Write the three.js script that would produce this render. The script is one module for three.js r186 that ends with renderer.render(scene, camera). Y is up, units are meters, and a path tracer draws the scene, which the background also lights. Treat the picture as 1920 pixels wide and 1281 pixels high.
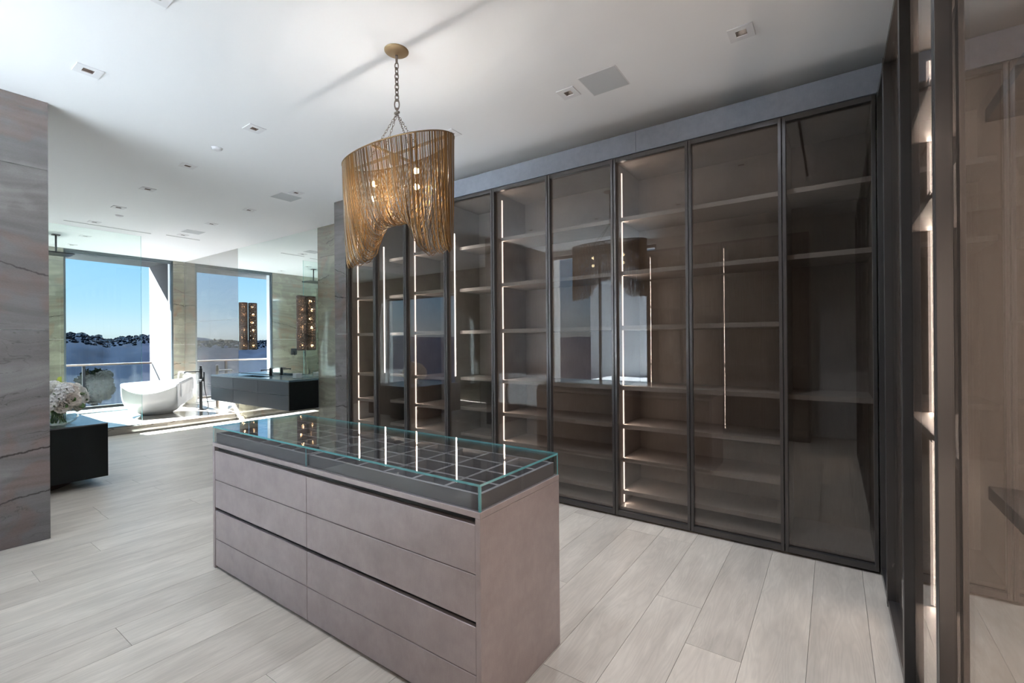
import * as THREE from 'three';
import { RoundedBoxGeometry } from 'three/addons/geometries/RoundedBoxGeometry.js';
import { mergeGeometries } from 'three/addons/utils/BufferGeometryUtils.js';
import { RectAreaLightUniformsLib } from 'three/addons/lights/RectAreaLightUniformsLib.js';
import { createNoise2D, createNoise3D } from 'simplex-noise';

// ------------------------------------------------------------------ camera, sky, sun, exposure
RectAreaLightUniformsLib.init();
const scene = new THREE.Scene();
const R = Math.PI / 180;
const camera = new THREE.PerspectiveCamera(2 * Math.atan(640.5 / 862.2) / R, 1920 / 1281, 0.03, 6000);
camera.position.set(0, 1.5, 0);
camera.rotation.order = 'YXZ';
camera.rotation.set(0.0439 * R, 34.938 * R, -0.4598 * R);
const renderer = new THREE.WebGLRenderer();
renderer.toneMapping = THREE.LinearToneMapping;
renderer.toneMappingExposure = 1.12;
renderer.shadowMap.enabled = true;

const SKY_GAIN = 0.9, SUN = 205, SPOT = 3.25, LED = 56, BULB = 0.29;
{
  const W = 256, H = 128, d = new Float32Array(W * H * 4);
  const stops = [[-90, 0.16, 0.17, 0.18], [-1, 0.3, 0.32, 0.36], [0, 1.0, 1.1, 1.16], [1.5, 0.88, 1.06, 1.18], [3.5, 0.62, 0.95, 1.24], [7.3, 0.42, 0.8, 1.24], [12, 0.31, 0.66, 1.14], [30, 0.2, 0.47, 0.95], [60, 0.12, 0.32, 0.7], [90, 0.1, 0.28, 0.62]];
  for (let y = 0; y < H; y++) {
    const e = (y + 0.5) / H * 180 - 90;
    let k = 0; while (k < stops.length - 2 && e > stops[k + 1][0]) k++;
    const a = stops[k], b = stops[k + 1], t = Math.min(1, Math.max(0, (e - a[0]) / (b[0] - a[0])));
    for (let x = 0; x < W; x++) {
      const i = (y * W + x) * 4;
      for (let c = 0; c < 3; c++) d[i + c] = (a[c + 1] + (b[c + 1] - a[c + 1]) * t) * SKY_GAIN;
      d[i + 3] = 1;
    }
  }
  const t = new THREE.DataTexture(d, W, H, THREE.RGBAFormat, THREE.FloatType);
  t.mapping = THREE.EquirectangularReflectionMapping; t.magFilter = THREE.LinearFilter; t.minFilter = THREE.LinearFilter; t.needsUpdate = true;
  scene.background = t;
}
const sun = new THREE.DirectionalLight(new THREE.Color(0.92, 0.97, 1.02), SUN);
sun.name = 'sun';
sun.position.set(-30, 23.7, 4.5); sun.target.position.set(0, 0, 0);
sun.castShadow = true;
Object.assign(sun.shadow.camera, { left: -20, right: 20, top: 20, bottom: -20, near: 1, far: 80 });
sun.shadow.mapSize.set(2048, 2048);
scene.add(sun, sun.target);

// ------------------------------------------------------------------ helpers
let seed = 12345;
const rnd = () => { seed = (seed + 0x6d2b79f5) | 0; let t = Math.imul(seed ^ (seed >>> 15), 1 | seed); t = (t + Math.imul(t ^ (t >>> 7), 61 | t)) ^ t; return ((t ^ (t >>> 14)) >>> 0) / 4294967296; };
const rr = (a, b) => a + (b - a) * rnd();
const n2 = createNoise2D(rnd), n3 = createNoise3D(rnd);
const clamp = THREE.MathUtils.clamp, lerp = THREE.MathUtils.lerp, smooth = THREE.MathUtils.smoothstep;
function fbm(x, y, o = 4) { let s = 0, a = 0.5; for (let i = 0; i < o; i++) { s += a * n2(x, y); x = x * 2.03 + 17.1; y = y * 2.03 - 9.7; a *= 0.5; } return s; }
const used = new Map();
function numbered(name) { const k = used.get(name) ?? 0; used.set(name, k + 1); return k ? `${name}_${String(k).padStart(3, '0')}` : name; }
function tag(o, label, category, group, kind) {
  if (label) o.userData.label = label;
  if (category) o.userData.category = category;
  if (group) o.userData.group = group;
  if (kind) o.userData.kind = kind;
  return o;
}
function thing(name, label, category, [x, y, z] = [0, 0, 0], turn = 0, group) {
  const o = new THREE.Group(); o.name = numbered(name); o.position.set(x, y, z); o.rotation.y = turn; scene.add(o);
  return tag(o, label, category, group);
}
function struct(name, label) { const o = new THREE.Group(); o.name = numbered(name); scene.add(o); o.userData.kind = 'structure'; if (label) o.userData.label = label; return o; }
function metreUV(g, ox = 0, oy = 0) {
  const p = g.attributes.position, n = g.attributes.normal, uv = new Float32Array(p.count * 2);
  for (let i = 0; i < p.count; i++) {
    const ax = Math.abs(n.getX(i)), ay = Math.abs(n.getY(i)), az = Math.abs(n.getZ(i));
    let u, v;
    if (ay >= ax && ay >= az) { u = p.getX(i); v = p.getZ(i); } else if (ax >= az) { u = p.getZ(i); v = p.getY(i); } else { u = p.getX(i); v = p.getY(i); }
    uv[i * 2] = u + ox; uv[i * 2 + 1] = v + oy;
  }
  g.setAttribute('uv', new THREE.BufferAttribute(uv, 2));
  return g;
}
function bx(x0, x1, y0, y1, z0, z1, r = 0) {
  const w = x1 - x0, h = y1 - y0, d = z1 - z0;
  let g = r ? new RoundedBoxGeometry(w, h, d, 1, Math.min(r, w / 2.01, h / 2.01, d / 2.01)) : new THREE.BoxGeometry(w, h, d);
  if (g.index) g = g.toNonIndexed();
  g.translate((x0 + x1) / 2, (y0 + y1) / 2, (z0 + z1) / 2);
  return metreUV(g);
}
const cyl = (r0, r1, h, x, y, z, seg = 20) => { const g = new THREE.CylinderGeometry(r0, r1, h, seg).toNonIndexed(); g.translate(x, y + h / 2, z); return g; };
function tube(pts, r, seg = 24, rad = 6, closed = false) { return new THREE.TubeGeometry(new THREE.CatmullRomCurve3(pts.map((p) => new THREE.Vector3(...p)), closed), seg, r, rad, closed).toNonIndexed(); }
function put(name, geos, mat, parent, label) {
  const list = Array.isArray(geos) ? geos : [geos];
  const g = list.length === 1 ? list[0] : mergeGeometries(list.map((q) => { const c = q.index ? q.toNonIndexed() : q; for (const k of Object.keys(c.attributes)) if (!['position', 'normal', 'uv'].includes(k)) c.deleteAttribute(k); return c; }));
  const m = new THREE.Mesh(g, mat); m.name = parent === scene ? numbered(name) : name;
  m.castShadow = m.receiveShadow = true;
  parent.add(m);
  if (label) m.userData.label = label;
  return m;
}
function tex(W, H, f, srgb = true) {
  const d = new Uint8Array(W * H * 4);
  for (let y = 0; y < H; y++) for (let x = 0; x < W; x++) { const c = f(x / W, y / H), i = (y * W + x) * 4; d[i] = clamp(c[0], 0, 255); d[i + 1] = clamp(c[1], 0, 255); d[i + 2] = clamp(c[2], 0, 255); d[i + 3] = 255; }
  const t = new THREE.DataTexture(d, W, H); t.magFilter = THREE.LinearFilter; t.wrapS = t.wrapT = THREE.MirroredRepeatWrapping;
  if (srgb) t.colorSpace = THREE.SRGBColorSpace;
  t.needsUpdate = true; return t;
}
const scaled = (t, w, h) => { t.repeat.set(1 / w, 1 / h); return t; };
const std = (o) => new THREE.MeshStandardMaterial(o), phy = (o) => new THREE.MeshPhysicalMaterial(o);
const rgb = (r, g, b) => new THREE.Color().setRGB(r, g, b);

// ------------------------------------------------------------------ textures and materials
// polished grey-brown quartzite: horizontal bedding, rusty clouds, dark branching cracks
const cracks = [];
for (let k = 0; k < 11; k++) {
  let x = rr(-0.1, 0.7), y = rr(0.02, 0.98), a = rr(-0.05, 0.45); const pts = [[x, y]];
  const n = Math.floor(rr(10, 34));
  for (let i = 0; i < n; i++) { a = lerp(a, rr(-0.45, 0.8), 0.28); x += 0.02 * Math.cos(a); y += 0.02 * Math.sin(a); pts.push([x, y]); }
  cracks.push([pts, rr(0.001, 0.0028)]);
}
function marble(tint, W = 1024) {
  const dark = new Float32Array(W * W);
  for (const [pts, w] of cracks) for (let i = 0; i + 1 < pts.length; i++) {
    const [x0, y0] = pts[i], [x1, y1] = pts[i + 1], L = 60;
    for (let s = 0; s <= L; s++) {
      const t = s / L, px = lerp(x0, x1, t), py = lerp(y0, y1, t) + 0.003 * n2(px * 26, 3) + 0.0012 * n2(px * 90, 8), ww = w * (0.5 + 0.9 * Math.abs(n2(px * 18, py * 18 + 5))) * W;
      const cx = Math.round(px * W), cy = Math.round(py * W);
      for (let a = -4; a <= 4; a++) for (let b = -4; b <= 4; b++) {
        const X = cx + a, Y = cy + b; if (X < 0 || Y < 0 || X >= W || Y >= W) continue;
        const v = clamp(1.2 - Math.hypot(a, b) / ww, 0, 1); if (v > dark[Y * W + X]) dark[Y * W + X] = v;
      }
    }
  }
  return tex(W, W, (u, v) => {
    const wx = fbm(u * 5 + 3, v * 5, 3) * 0.1, wy = fbm(u * 2.2, v * 3 + 7, 2) * 0.045;
    const bed = fbm((u + wx) * 2.4, (v + wy) * 34, 5), cloud = fbm(u * 3 + wx * 4, v * 4.5 + 31, 4), fine = n2(u * 150, v * 420) * 0.5 + n2(u * 420, v * 420) * 0.5;
    const thin = smooth(1 - Math.abs(fbm((u + wx) * 7 + 11, (v + wy) * 15, 4)) * 30, 0, 1) * smooth(fbm(u * 3 + 50, v * 3, 2), -0.05, 0.3);
    const rust = smooth(cloud, 0.1, 0.5), light = smooth(-cloud, 0.12, 0.5);
    let r = 126 + bed * 15 + light * 17 + rust * 5 + fine * 6, g = 120 + bed * 15 + light * 17 - rust * 6 + fine * 6, b = 113 + bed * 14 + light * 16 - rust * 9 + fine * 6;
    const dk = Math.max(dark[Math.floor(v * W) * W + Math.floor(u * W)] * 0.8, thin * 0.32);
    r = lerp(r, 52, dk) * tint[0]; g = lerp(g, 45, dk) * tint[1]; b = lerp(b, 41, dk) * tint[2];
    return [r, g, b];
  });
}
const marbleMap = scaled(marble([1, 1, 1]), 3.6, 3.6);
const marbleDeep = marbleMap;
const M = {};
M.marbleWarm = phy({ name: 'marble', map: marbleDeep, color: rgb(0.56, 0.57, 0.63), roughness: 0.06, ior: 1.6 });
M.marbleMirror = phy({ name: 'marble_mirror_polish', map: marbleDeep, color: rgb(1.0, 1.05, 1.0), roughness: 0.015, ior: 5.5 });
M.marbleBath = phy({ name: 'marble_polished', map: marbleMap, color: rgb(0.93, 0.99, 0.87), roughness: 0.03, ior: 2.2 });
M.marbleFloor = phy({ name: 'marble_platform', map: marbleMap, color: rgb(0.8, 0.81, 0.8), roughness: 0.08, ior: 1.65 });
M.ceiling = std({ name: 'plaster', color: rgb(0.9, 0.91, 0.925), roughness: 0.95 });
M.whiteWall = std({ name: 'white_wall', color: rgb(0.78, 0.78, 0.77), roughness: 0.9 });
M.stucco = std({ name: 'white_stucco', color: rgb(0.84, 0.86, 0.88), roughness: 0.95 });
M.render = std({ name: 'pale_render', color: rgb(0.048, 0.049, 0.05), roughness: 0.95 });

// pale limed oak, grain along v
function oak(s) {
  return tex(256, 1024, (u, v) => {
    const w = fbm(u * 2 + s, v * 3, 3) * 0.25, ring = Math.sin((u * 9 + w * 10 + fbm(u * 2 + s * 3, v * 1.4, 2) * 5) * 5), fine = n2(u * 130 + s, v * 9) * 0.6 + n2(u * 60, v * 30 + s) * 0.4;
    const cloud = fbm(u * 1.5 + s * 7, v * 3 + 9, 3), pale = smooth(n2(u * 3 + s, v * 5), 0.35, 0.9);
    const k = ring * 3.2 + fine * 6 + cloud * 15 + pale * 8;
    return [186 + k, 178 + k * 1.0, 168 + k * 0.98];
  });
}
const oakMaps = [oak(1.3), oak(5.7), oak(9.1)].map((t) => scaled(t, 0.3, 2.4));
const oakTints = [[1.01, 0.995, 0.965], [0.94, 0.92, 0.89], [1.05, 1.03, 0.995], [0.97, 0.945, 0.91]];
const oakMats = [];
for (const t of oakMaps) for (const k of oakTints) oakMats.push(phy({ name: 'oak', map: t, color: rgb(...k), roughness: 0.42, specularIntensity: 0.8, bumpMap: t, bumpScale: 0.0012 }));
M.gap = std({ name: 'dark_joint', color: rgb(0.17, 0.15, 0.13), roughness: 0.9 });

// taupe metallic lacquer with a soft, mottled hand-finished look
const lacquerMap = scaled(tex(512, 512, (u, v) => {
  const c = fbm(u * 4, v * 4, 4), d = fbm(u * 14 + 5, v * 14, 3), f = n2(u * 190, v * 190), s = n2(u * 300, v * 14);
  const k = c * 8 + d * 5 + f * 3.5 + s * 2.5;
  return [152 + k, 140 + k, 139 + k];
}), 1.1, 1.1);
M.lacquer = phy({ name: 'taupe_lacquer', map: lacquerMap, color: rgb(1.17, 1.18, 1.17), roughness: 0.36, metalness: 0.3 });
M.lacquerEdge = phy({ name: 'taupe_edge', map: lacquerMap, color: rgb(0.72, 0.64, 0.56), roughness: 0.4, metalness: 0.35 });
M.fascia = phy({ name: 'sky_tinted_fascia_lacquer', map: lacquerMap, color: rgb(0.72, 0.93, 1.12), roughness: 0.5, metalness: 0.2 });  // lacquer map tinted blue, skylight put into the base colour
const inMap = scaled(tex(512, 512, (u, v) => {
  const s = n2(u * 260, v * 5) * 0.6 + n2(u * 90 + 4, v * 3) * 0.4, c = fbm(u * 3, v * 3, 3), f = n2(u * 200, v * 200);
  const k = s * 8 + c * 7 + f * 3;
  return [141 + k, 134 + k, 129 + k];
}), 0.9, 0.9);
M.interior = std({ name: 'taupe_woven_melamine', map: inMap, color: rgb(1.06, 1.06, 1.06), roughness: 0.6 });
M.shelf = std({ name: 'taupe_shelf', map: inMap, color: rgb(1.2, 1.2, 1.2), roughness: 0.5 });
M.bronze = std({ name: 'dark_bronze_profile', color: rgb(0.085, 0.08, 0.078), roughness: 0.33, metalness: 0.7 });
M.black = std({ name: 'black_void', color: rgb(0.012, 0.012, 0.012), roughness: 0.8 });
M.smoked = phy({ name: 'smoked_bronze_glass', color: rgb(0.765, 0.75, 0.73), roughness: 0.0, transmission: 1, thickness: 0, ior: 1.63 });
M.led = std({ name: 'led_strip_light', color: rgb(0.9, 0.9, 0.9), emissive: rgb(1, 0.8, 0.7), emissiveIntensity: 2.3 });
M.ledWhite = std({ name: 'led_strip_white', color: rgb(0.9, 0.9, 0.9), emissive: rgb(1, 0.95, 0.9), emissiveIntensity: 3.2 });
M.clear = phy({ name: 'clear_glass', color: rgb(0.965, 0.985, 0.98), roughness: 0.0, transmission: 1, thickness: 0, ior: 1.5 });
M.pane = phy({ name: 'window_glass', color: rgb(0.975, 0.985, 0.985), roughness: 0.0, transmission: 1, thickness: 0, ior: 1.16 });
M.caseGlass = phy({ name: 'display_glass', color: rgb(0.955, 0.97, 0.966), roughness: 0.0, transmission: 1, thickness: 0, ior: 1.5 });
M.teal = phy({ name: 'glass_edge', color: rgb(0.22, 0.56, 0.58), roughness: 0.15, transmission: 0.45, thickness: 0, ior: 1.5 });
M.screen = phy({ name: 'shower_glass', color: rgb(0.93, 0.985, 0.965), roughness: 0.0, transmission: 1, thickness: 0, ior: 1.5 });
M.tray = std({ name: 'grey_leather', color: rgb(0.15, 0.137, 0.142), roughness: 0.55 });
M.trayIn = std({ name: 'grey_leather_lining', color: rgb(0.24, 0.225, 0.215), roughness: 0.75 });
M.darkFrame = std({ name: 'window_aluminium', color: rgb(0.1, 0.12, 0.13), roughness: 0.4, metalness: 0.5 });
M.tub = phy({ name: 'white_stone_resin', color: rgb(0.52, 0.53, 0.535), roughness: 0.22, clearcoat: 0.3 });
M.towel = std({ name: 'terry', color: rgb(0.62, 0.62, 0.64), roughness: 1 });
M.blackMetal = std({ name: 'matt_black_metal', color: rgb(0.018, 0.02, 0.022), roughness: 0.3, metalness: 0.3 });
M.vanity = phy({ name: 'sky_tinted_dark_lacquer', color: rgb(0.012, 0.022, 0.031), roughness: 0.35, specularIntensity: 0.22 });  // blue in the base colour stands in for sky reflected off dark lacquer
M.vanityTop = phy({ name: 'dark_stone_top', color: rgb(0.08, 0.13, 0.16), roughness: 0.22, ior: 1.6 });
M.mirror = std({ name: 'mirror_silver', color: rgb(0.86, 0.92, 0.9), roughness: 0.0, metalness: 1 });
M.gold = std({ name: 'gold_chain', color: rgb(0.23, 0.115, 0.032), roughness: 0.42, metalness: 0.85 });
M.goldDark = std({ name: 'antique_bronze_chain', color: rgb(0.13, 0.078, 0.038), roughness: 0.4, metalness: 0.85 });
M.chainSilver = std({ name: 'pewter_chain', color: rgb(0.22, 0.19, 0.16), roughness: 0.35, metalness: 0.85 });
M.pewter = std({ name: 'dark_pewter', color: rgb(0.2, 0.17, 0.145), roughness: 0.38, metalness: 0.8 });
M.brass = std({ name: 'antique_brass', color: rgb(0.33, 0.24, 0.14), roughness: 0.42, metalness: 0.7 });
M.bulbGlass = phy({ name: 'bulb_glass', color: rgb(1, 1, 1), roughness: 0.0, transmission: 1, thickness: 0, ior: 1.4 });
M.filament = std({ name: 'bulb_filament_light', color: rgb(1, 0.8, 0.5), emissive: rgb(1, 0.78, 0.45), emissiveIntensity: 14 });
M.plate = std({ name: 'white_plate', color: rgb(0.8, 0.8, 0.82), roughness: 0.8 });
M.lampGlow = std({ name: 'downlight_lens_light', color: rgb(1, 1, 1), emissive: rgb(1, 0.96, 0.9), emissiveIntensity: 3 });
M.baffle = std({ name: 'bronze_baffle', color: rgb(0.1, 0.08, 0.07), roughness: 0.4, metalness: 0.4 });
M.grille = std({ name: 'speaker_grille', color: rgb(0.56, 0.58, 0.6), roughness: 0.9 });
M.handrail = std({ name: 'teak', color: rgb(0.034, 0.02, 0.013), roughness: 0.8 });
M.blackBox = phy({ name: 'black_oak', color: rgb(0.006, 0.0075, 0.0075), roughness: 0.4, specularIntensity: 0.35 });
M.blackTop = phy({ name: 'black_satin_top', color: rgb(0.05, 0.055, 0.062), roughness: 0.22, ior: 1.7 });
M.darkWood = std({ name: 'dark_walnut', color: rgb(0.05, 0.028, 0.022), roughness: 0.4 });

// ------------------------------------------------------------------ the setting
const H = 3.39, ZB = -4.35, XW = -12.2;
// floor: limed oak planks running towards the wardrobes
{
  const floor = struct('floor', 'pale limed oak plank floor');
  put('subfloor', bx(-12.6, 1.2, -0.2, -0.022, -4.9, 1.9), M.gap, floor);
  const pw = 0.2515, z0 = -4.36, z1 = 1.62;
  let col = 0;
  const shared = new Map();
  for (let x = 0.896; x - pw > -9.95; x -= pw, col++) {
    let z = z1, first = true;
    while (z > z0 + 0.01) {
      let L = first ? rr(0.5, 2.1) : [1.7, 2.1, 2.5][Math.floor(rnd() * 3)];
      first = false;
      if (z - L < z0 + 0.35) L = z - z0;
      const key = `${L.toFixed(2)}_${Math.floor(rnd() * 3)}`;
      if (!shared.has(key)) { const g = bx(-pw / 2 + 0.0009, pw / 2 - 0.0009, -0.02, 0, -L / 2 + 0.0009, L / 2 - 0.0009); metreUV(g, rr(0, 3), rr(0, 9)); shared.set(key, g); }
      const m = put('plank', shared.get(key), oakMats[Math.floor(rnd() * oakMats.length)], floor);
      m.position.set(x - pw / 2, 0, z - L / 2);
      z -= L;
    }
  }
}
// ceiling with real openings for the fittings
const lights = [ // x, z, label
  [-0.45, -3.13, 'square recessed downlight at far right, above the last wardrobe doors'],
  [-1.636, -3.12, 'square recessed downlight beside the large square ceiling speaker over the wardrobes'],
  [-2.821, -3.1, 'square recessed downlight just right of the chain chandelier rim'],
  [-4.186, -0.93, 'square recessed downlight near the top of the stone wall at left'],
  [-4.15, -2.02, 'square recessed downlight left of the chandelier, first of the middle row'],
  [-5.584, -2.03, 'square recessed downlight second of the middle row, past the smoke detector'],
  [-6.808, -2.05, 'square recessed downlight third of the middle row towards the window'],
  [-8.03, -2.09, 'square recessed downlight fourth of the middle row towards the window'],
  [-9.276, -2.12, 'square recessed downlight fifth of the middle row, next to the long ceiling slot'],
  [-5.5, -3.18, 'square recessed downlight beside the sunlit ceiling speaker near the stone pier'],
  [-6.739, -3.2, 'square recessed downlight in the bright sun streak above the vanity'],
  [-7.981, -3.22, 'square recessed downlight above the left pendant of the vanity'],
  [-9.183, -3.26, 'square recessed downlight between the small speaker and the short ceiling slot'],
  [-10.6, -2.3, 'small square downlight inside the shower, nearer the room'],
  [-11.7, -2.35, 'small square downlight inside the shower, nearer the window'],
  [-0.5, -0.95, null], [-1.75, -0.95, null], [-2.98, -0.94, null], [-0.8, -2.02, null], [-10.2, 0.2, null], [-7.2, -0.6, null], [-8.8, 0.2, null],  // entries without a label are out-of-view lamps, added for more light
];
{
  const ceiling = struct('ceiling', 'white plaster ceiling');
  const s = new THREE.Shape([[-12.6, -1.9], [1.2, -1.9], [1.2, 4.9], [-12.6, 4.9]].map((p) => new THREE.Vector2(...p)));
  for (const [x, z] of lights) { const h = 0.033; s.holes.push(new THREE.Path([[x - h, -z - h], [x - h, -z + h], [x + h, -z + h], [x + h, -z - h]].map((p) => new THREE.Vector2(...p)))); }
  const g = new THREE.ExtrudeGeometry(s, { depth: 0.1, bevelEnabled: false }).rotateX(-Math.PI / 2).translate(0, H, 0);
  put('plaster', g, M.ceiling, ceiling);
  put('roof_slab', bx(-12.6, 1.2, H + 0.1001, H + 0.35, -4.9, 1.9), M.ceiling, ceiling);
}
// stone-clad walls: core plus slabs
function slabs(parent, axis, at, face, a0, a1, ys, cuts, mat, t = 0.02) {
  const edges = [a0, ...cuts, a1].sort((p, q) => p - q);
  for (let i = 0; i + 1 < edges.length; i++) for (let j = 0; j + 1 < ys.length; j++) {
    const u0 = edges[i] + 0.0012, u1 = edges[i + 1] - 0.0012, y0 = ys[j] + 0.0012, y1 = ys[j + 1] - 0.0012, f0 = Math.min(at, at + face * t), f1 = Math.max(at, at + face * t);
    const g = axis === 'x' ? bx(f0, f1, y0, y1, u0, u1) : bx(u0, u1, y0, y1, f0, f1);
    put('stone_slab', metreUV(g, rr(0, 3), rr(-0.4, 0.4)), mat, parent);
  }
}
{
  const wl = struct('wall_left', 'grey-brown veined stone partition at the left');
  put('core', bx(-5.2, -5.02, 0, H, -0.85, 0.92), M.whiteWall, wl);
  slabs(wl, 'x', -5.02, 1, -0.872, 0.92, [0, 1.62, 2.86, H], [], M.marbleWarm);
  slabs(wl, 'x', -5.2, -1, -0.872, 0.92, [0, 1.62, 2.86, H], [], M.marbleBath);
  put('end_slab', bx(-5.2, -5.02, 0, H, -0.872, -0.852), M.marbleWarm, wl);
  const wb = struct('wall_back', 'polished stone wall behind the vanity');
  put('core', bx(-12.6, -5.2, -0.2, H, ZB - 0.35, ZB - 0.02), M.whiteWall, wb);
  slabs(wb, 'z', ZB - 0.02, 1, XW, -9.632, [0, 0.62, 2.0, H], [-10.9], M.marbleMirror);
  slabs(wb, 'z', ZB - 0.02, 1, -9.63, -6.905, [0, 0.44], [-8.25], M.marbleBath);
  slabs(wb, 'z', ZB - 0.02, 1, -6.9, -5.482, [0, 0.95, 2.9, H], [-6.2], M.marbleBath);
  const pier = struct('wall_pier', 'narrow stone pier at the left end of the wardrobes');
  put('core', bx(-5.46, -5.24, 0, H, ZB - 0.02, -3.72), M.whiteWall, pier);
  slabs(pier, 'z', -3.72, 1, -5.48, -5.235, [0, 1.62, 3.2, H], [], M.marbleWarm);
  slabs(pier, 'x', -5.46, -1, ZB, -3.722, [0, 1.62, 3.2, H], [], M.marbleBath);
  const ww = struct('wall_window', 'stone wall around the bathroom window');
  put('core', bx(XW - 0.3, XW - 0.02, -0.2, H, ZB - 0.35, -4.132), M.stucco, ww);
  put('core', bx(XW - 0.3, XW - 0.02, -0.2, H, -2.33, 1.6), M.stucco, ww);
  put('core', bx(XW - 0.3, XW - 0.02, -0.2, 0.1, -4.132, -2.33), M.stucco, ww);
  slabs(ww, 'x', XW - 0.02, 1, ZB, -4.132, [0, 1.5, 3.15, H], [], M.marbleBath);
  slabs(ww, 'x', XW - 0.02, 1, -2.33, 1.6, [0, 1.62, 3.15, H], [-1.05, 0.3], M.marbleBath);
  const ws = struct('wall_south', 'stone wall on the near side of the bathroom');
  put('core', bx(-12.5, -11, -0.2, H, 1.62, 1.9), M.whiteWall, ws);
  put('core', bx(-8.2, -5.2, -0.2, H, 1.62, 1.9), M.whiteWall, ws);
  put('core', bx(-11, -8.2, 2.8, H, 1.62, 1.9), M.whiteWall, ws);
  put('core', bx(-11, -8.2, -0.2, 0.14, 1.62, 1.9), M.whiteWall, ws);
  slabs(ws, 'z', 1.62, -1, XW, -11, [0, 1.62, H], [], M.marbleBath);
  slabs(ws, 'z', 1.62, -1, -8.2, -5.2, [0, 1.62, H], [-6.9], M.marbleBath);
  slabs(ws, 'z', 1.62, -1, -11, -8.2, [2.8, H], [-9.6], M.marbleBath);
  const wc = struct('wall_wardrobe', 'wall behind the long wardrobe run');
  put('core', bx(-5.235, 1.2, -0.2, H, -4.9, -4.4), M.whiteWall, wc);
  const wr = struct('wall_right', 'wall behind the right wardrobe run');
  put('core', bx(0.9, 1.2, -0.2, H, -4.4, 1.9), M.whiteWall, wr);
  const wf = struct('wall_front', 'white wall on the near side of the dressing room');
  put('core', bx(-2.67, 1.2, -0.2, H, 1.0, 1.3), M.whiteWall, wf);
  put('core', bx(-5.2, -2.67, 3.3, H, 1.0, 1.3), M.whiteWall, wf);
}
// windows
{
  const w = struct('window_1', 'full-height bathroom window');
  const z0 = -4.132, z1 = -2.33, y0 = 0.122;
  put('window_frame', [bx(XW - 0.09, XW - 0.005, H - 0.035, H - 0.001, z0, z1), bx(XW - 0.05, XW - 0.005, H - 0.075, H - 0.042, z0, z1), bx(XW - 0.09, XW - 0.005, y0, H - 0.035, z0, z0 + 0.035), bx(XW - 0.09, XW - 0.005, y0, H - 0.035, z1 - 0.03, z1), bx(XW - 0.09, XW - 0.005, y0, y0 + 0.035, z0, z1)], M.darkFrame, w);
  put('window_pane', bx(XW - 0.05, XW - 0.038, y0 + 0.03, H - 0.07, z0 + 0.03, z1 - 0.025), M.pane, w);
  const w2 = struct('added_window_2', 'unseen tall window added on the near side of the dressing room for daylight');  // out-of-frame window, added to let bounced daylight reach the ceiling
  put('window_frame', [bx(-5.0, -2.67, 3.24, 3.3, 1.06, 1.12), bx(-5.0, -2.67, 0, 0.05, 1.06, 1.12), bx(-5.0, -4.95, 0.05, 3.24, 1.06, 1.12), bx(-2.72, -2.67, 0.05, 3.24, 1.06, 1.12), bx(-3.855, -3.815, 0.05, 3.24, 1.06, 1.12)], M.darkFrame, w2);
  put('window_pane', [bx(-4.95, -3.855, 0.05, 3.24, 1.085, 1.097)], M.clear, w2);
  put('window_pane', [bx(-3.815, -2.72, 0.05, 3.24, 1.085, 1.097)], M.clear, w2);
  const w3 = struct('added_window_3', 'added bathroom side window, out of frame, mirrored in the wardrobe doors');  // unseen window, added for daylight and a sky reflection in the doors
  put('window_frame', [bx(-11, -8.2, 2.75, 2.8, 1.7, 1.76), bx(-11, -8.2, 0.14, 0.19, 1.7, 1.76), bx(-11, -10.95, 0.19, 2.75, 1.7, 1.76), bx(-8.25, -8.2, 0.19, 2.75, 1.7, 1.76)], M.darkFrame, w3);
  put('window_pane', bx(-10.95, -8.25, 0.19, 2.75, 1.725, 1.737), M.pane, w3);
  const te = struct('added_terrace_floor', 'unseen white terrace added to bounce sunlight through the near window');  // unseen white floor, added to bounce sun up onto the ceiling
  for (let i = 0; i < 10; i++) for (let j = 0; j < 8; j++) put('added_terrace_tile', bx(-8 + i * 1.2 + 0.004, -8 + i * 1.2 + 1.196, -0.2, -0.03, 1.95 + j * 1.2, 1.95 + j * 1.2 + 1.194), M.stucco, te);
}
// white box frame outside the window: soffit, side fin, balcony slab
{
  const e = struct('exterior_frame', 'white stucco overhang and side fin outside the window');
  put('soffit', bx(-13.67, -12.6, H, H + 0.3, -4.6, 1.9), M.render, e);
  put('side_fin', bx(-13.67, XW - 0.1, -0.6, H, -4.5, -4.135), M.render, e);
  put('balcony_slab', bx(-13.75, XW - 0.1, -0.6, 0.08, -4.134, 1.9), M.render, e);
}
// bathing platform
{
  const p = struct('floor_platform', 'raised polished stone platform under the bathtub');
  put('core', bx(XW, -9.78, -0.02, 0.1, ZB, 1.6), M.gap, p);
  const xs = [XW, -11.0, -9.76], zs = [ZB, -3.2, -2.0, -0.8, 0.4, 1.6];
  for (let i = 0; i < 2; i++) for (let j = 0; j < 5; j++) put('stone_slab', metreUV(bx(xs[i] + 0.001, xs[i + 1] - 0.001, 0.1, 0.12, zs[j] + 0.001, zs[j + 1] - 0.001), rr(0, 3), rr(0, 3)), M.marbleFloor, p);
  for (let j = 0; j < 5; j++) put('riser_slab', metreUV(bx(-9.779, -9.76, 0, 0.1, zs[j] + 0.001, zs[j + 1] - 0.001), rr(0, 3), rr(0, 3)), M.marbleFloor, p);
}

// ------------------------------------------------------------------ wardrobes
const DH = 3.06;
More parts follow.
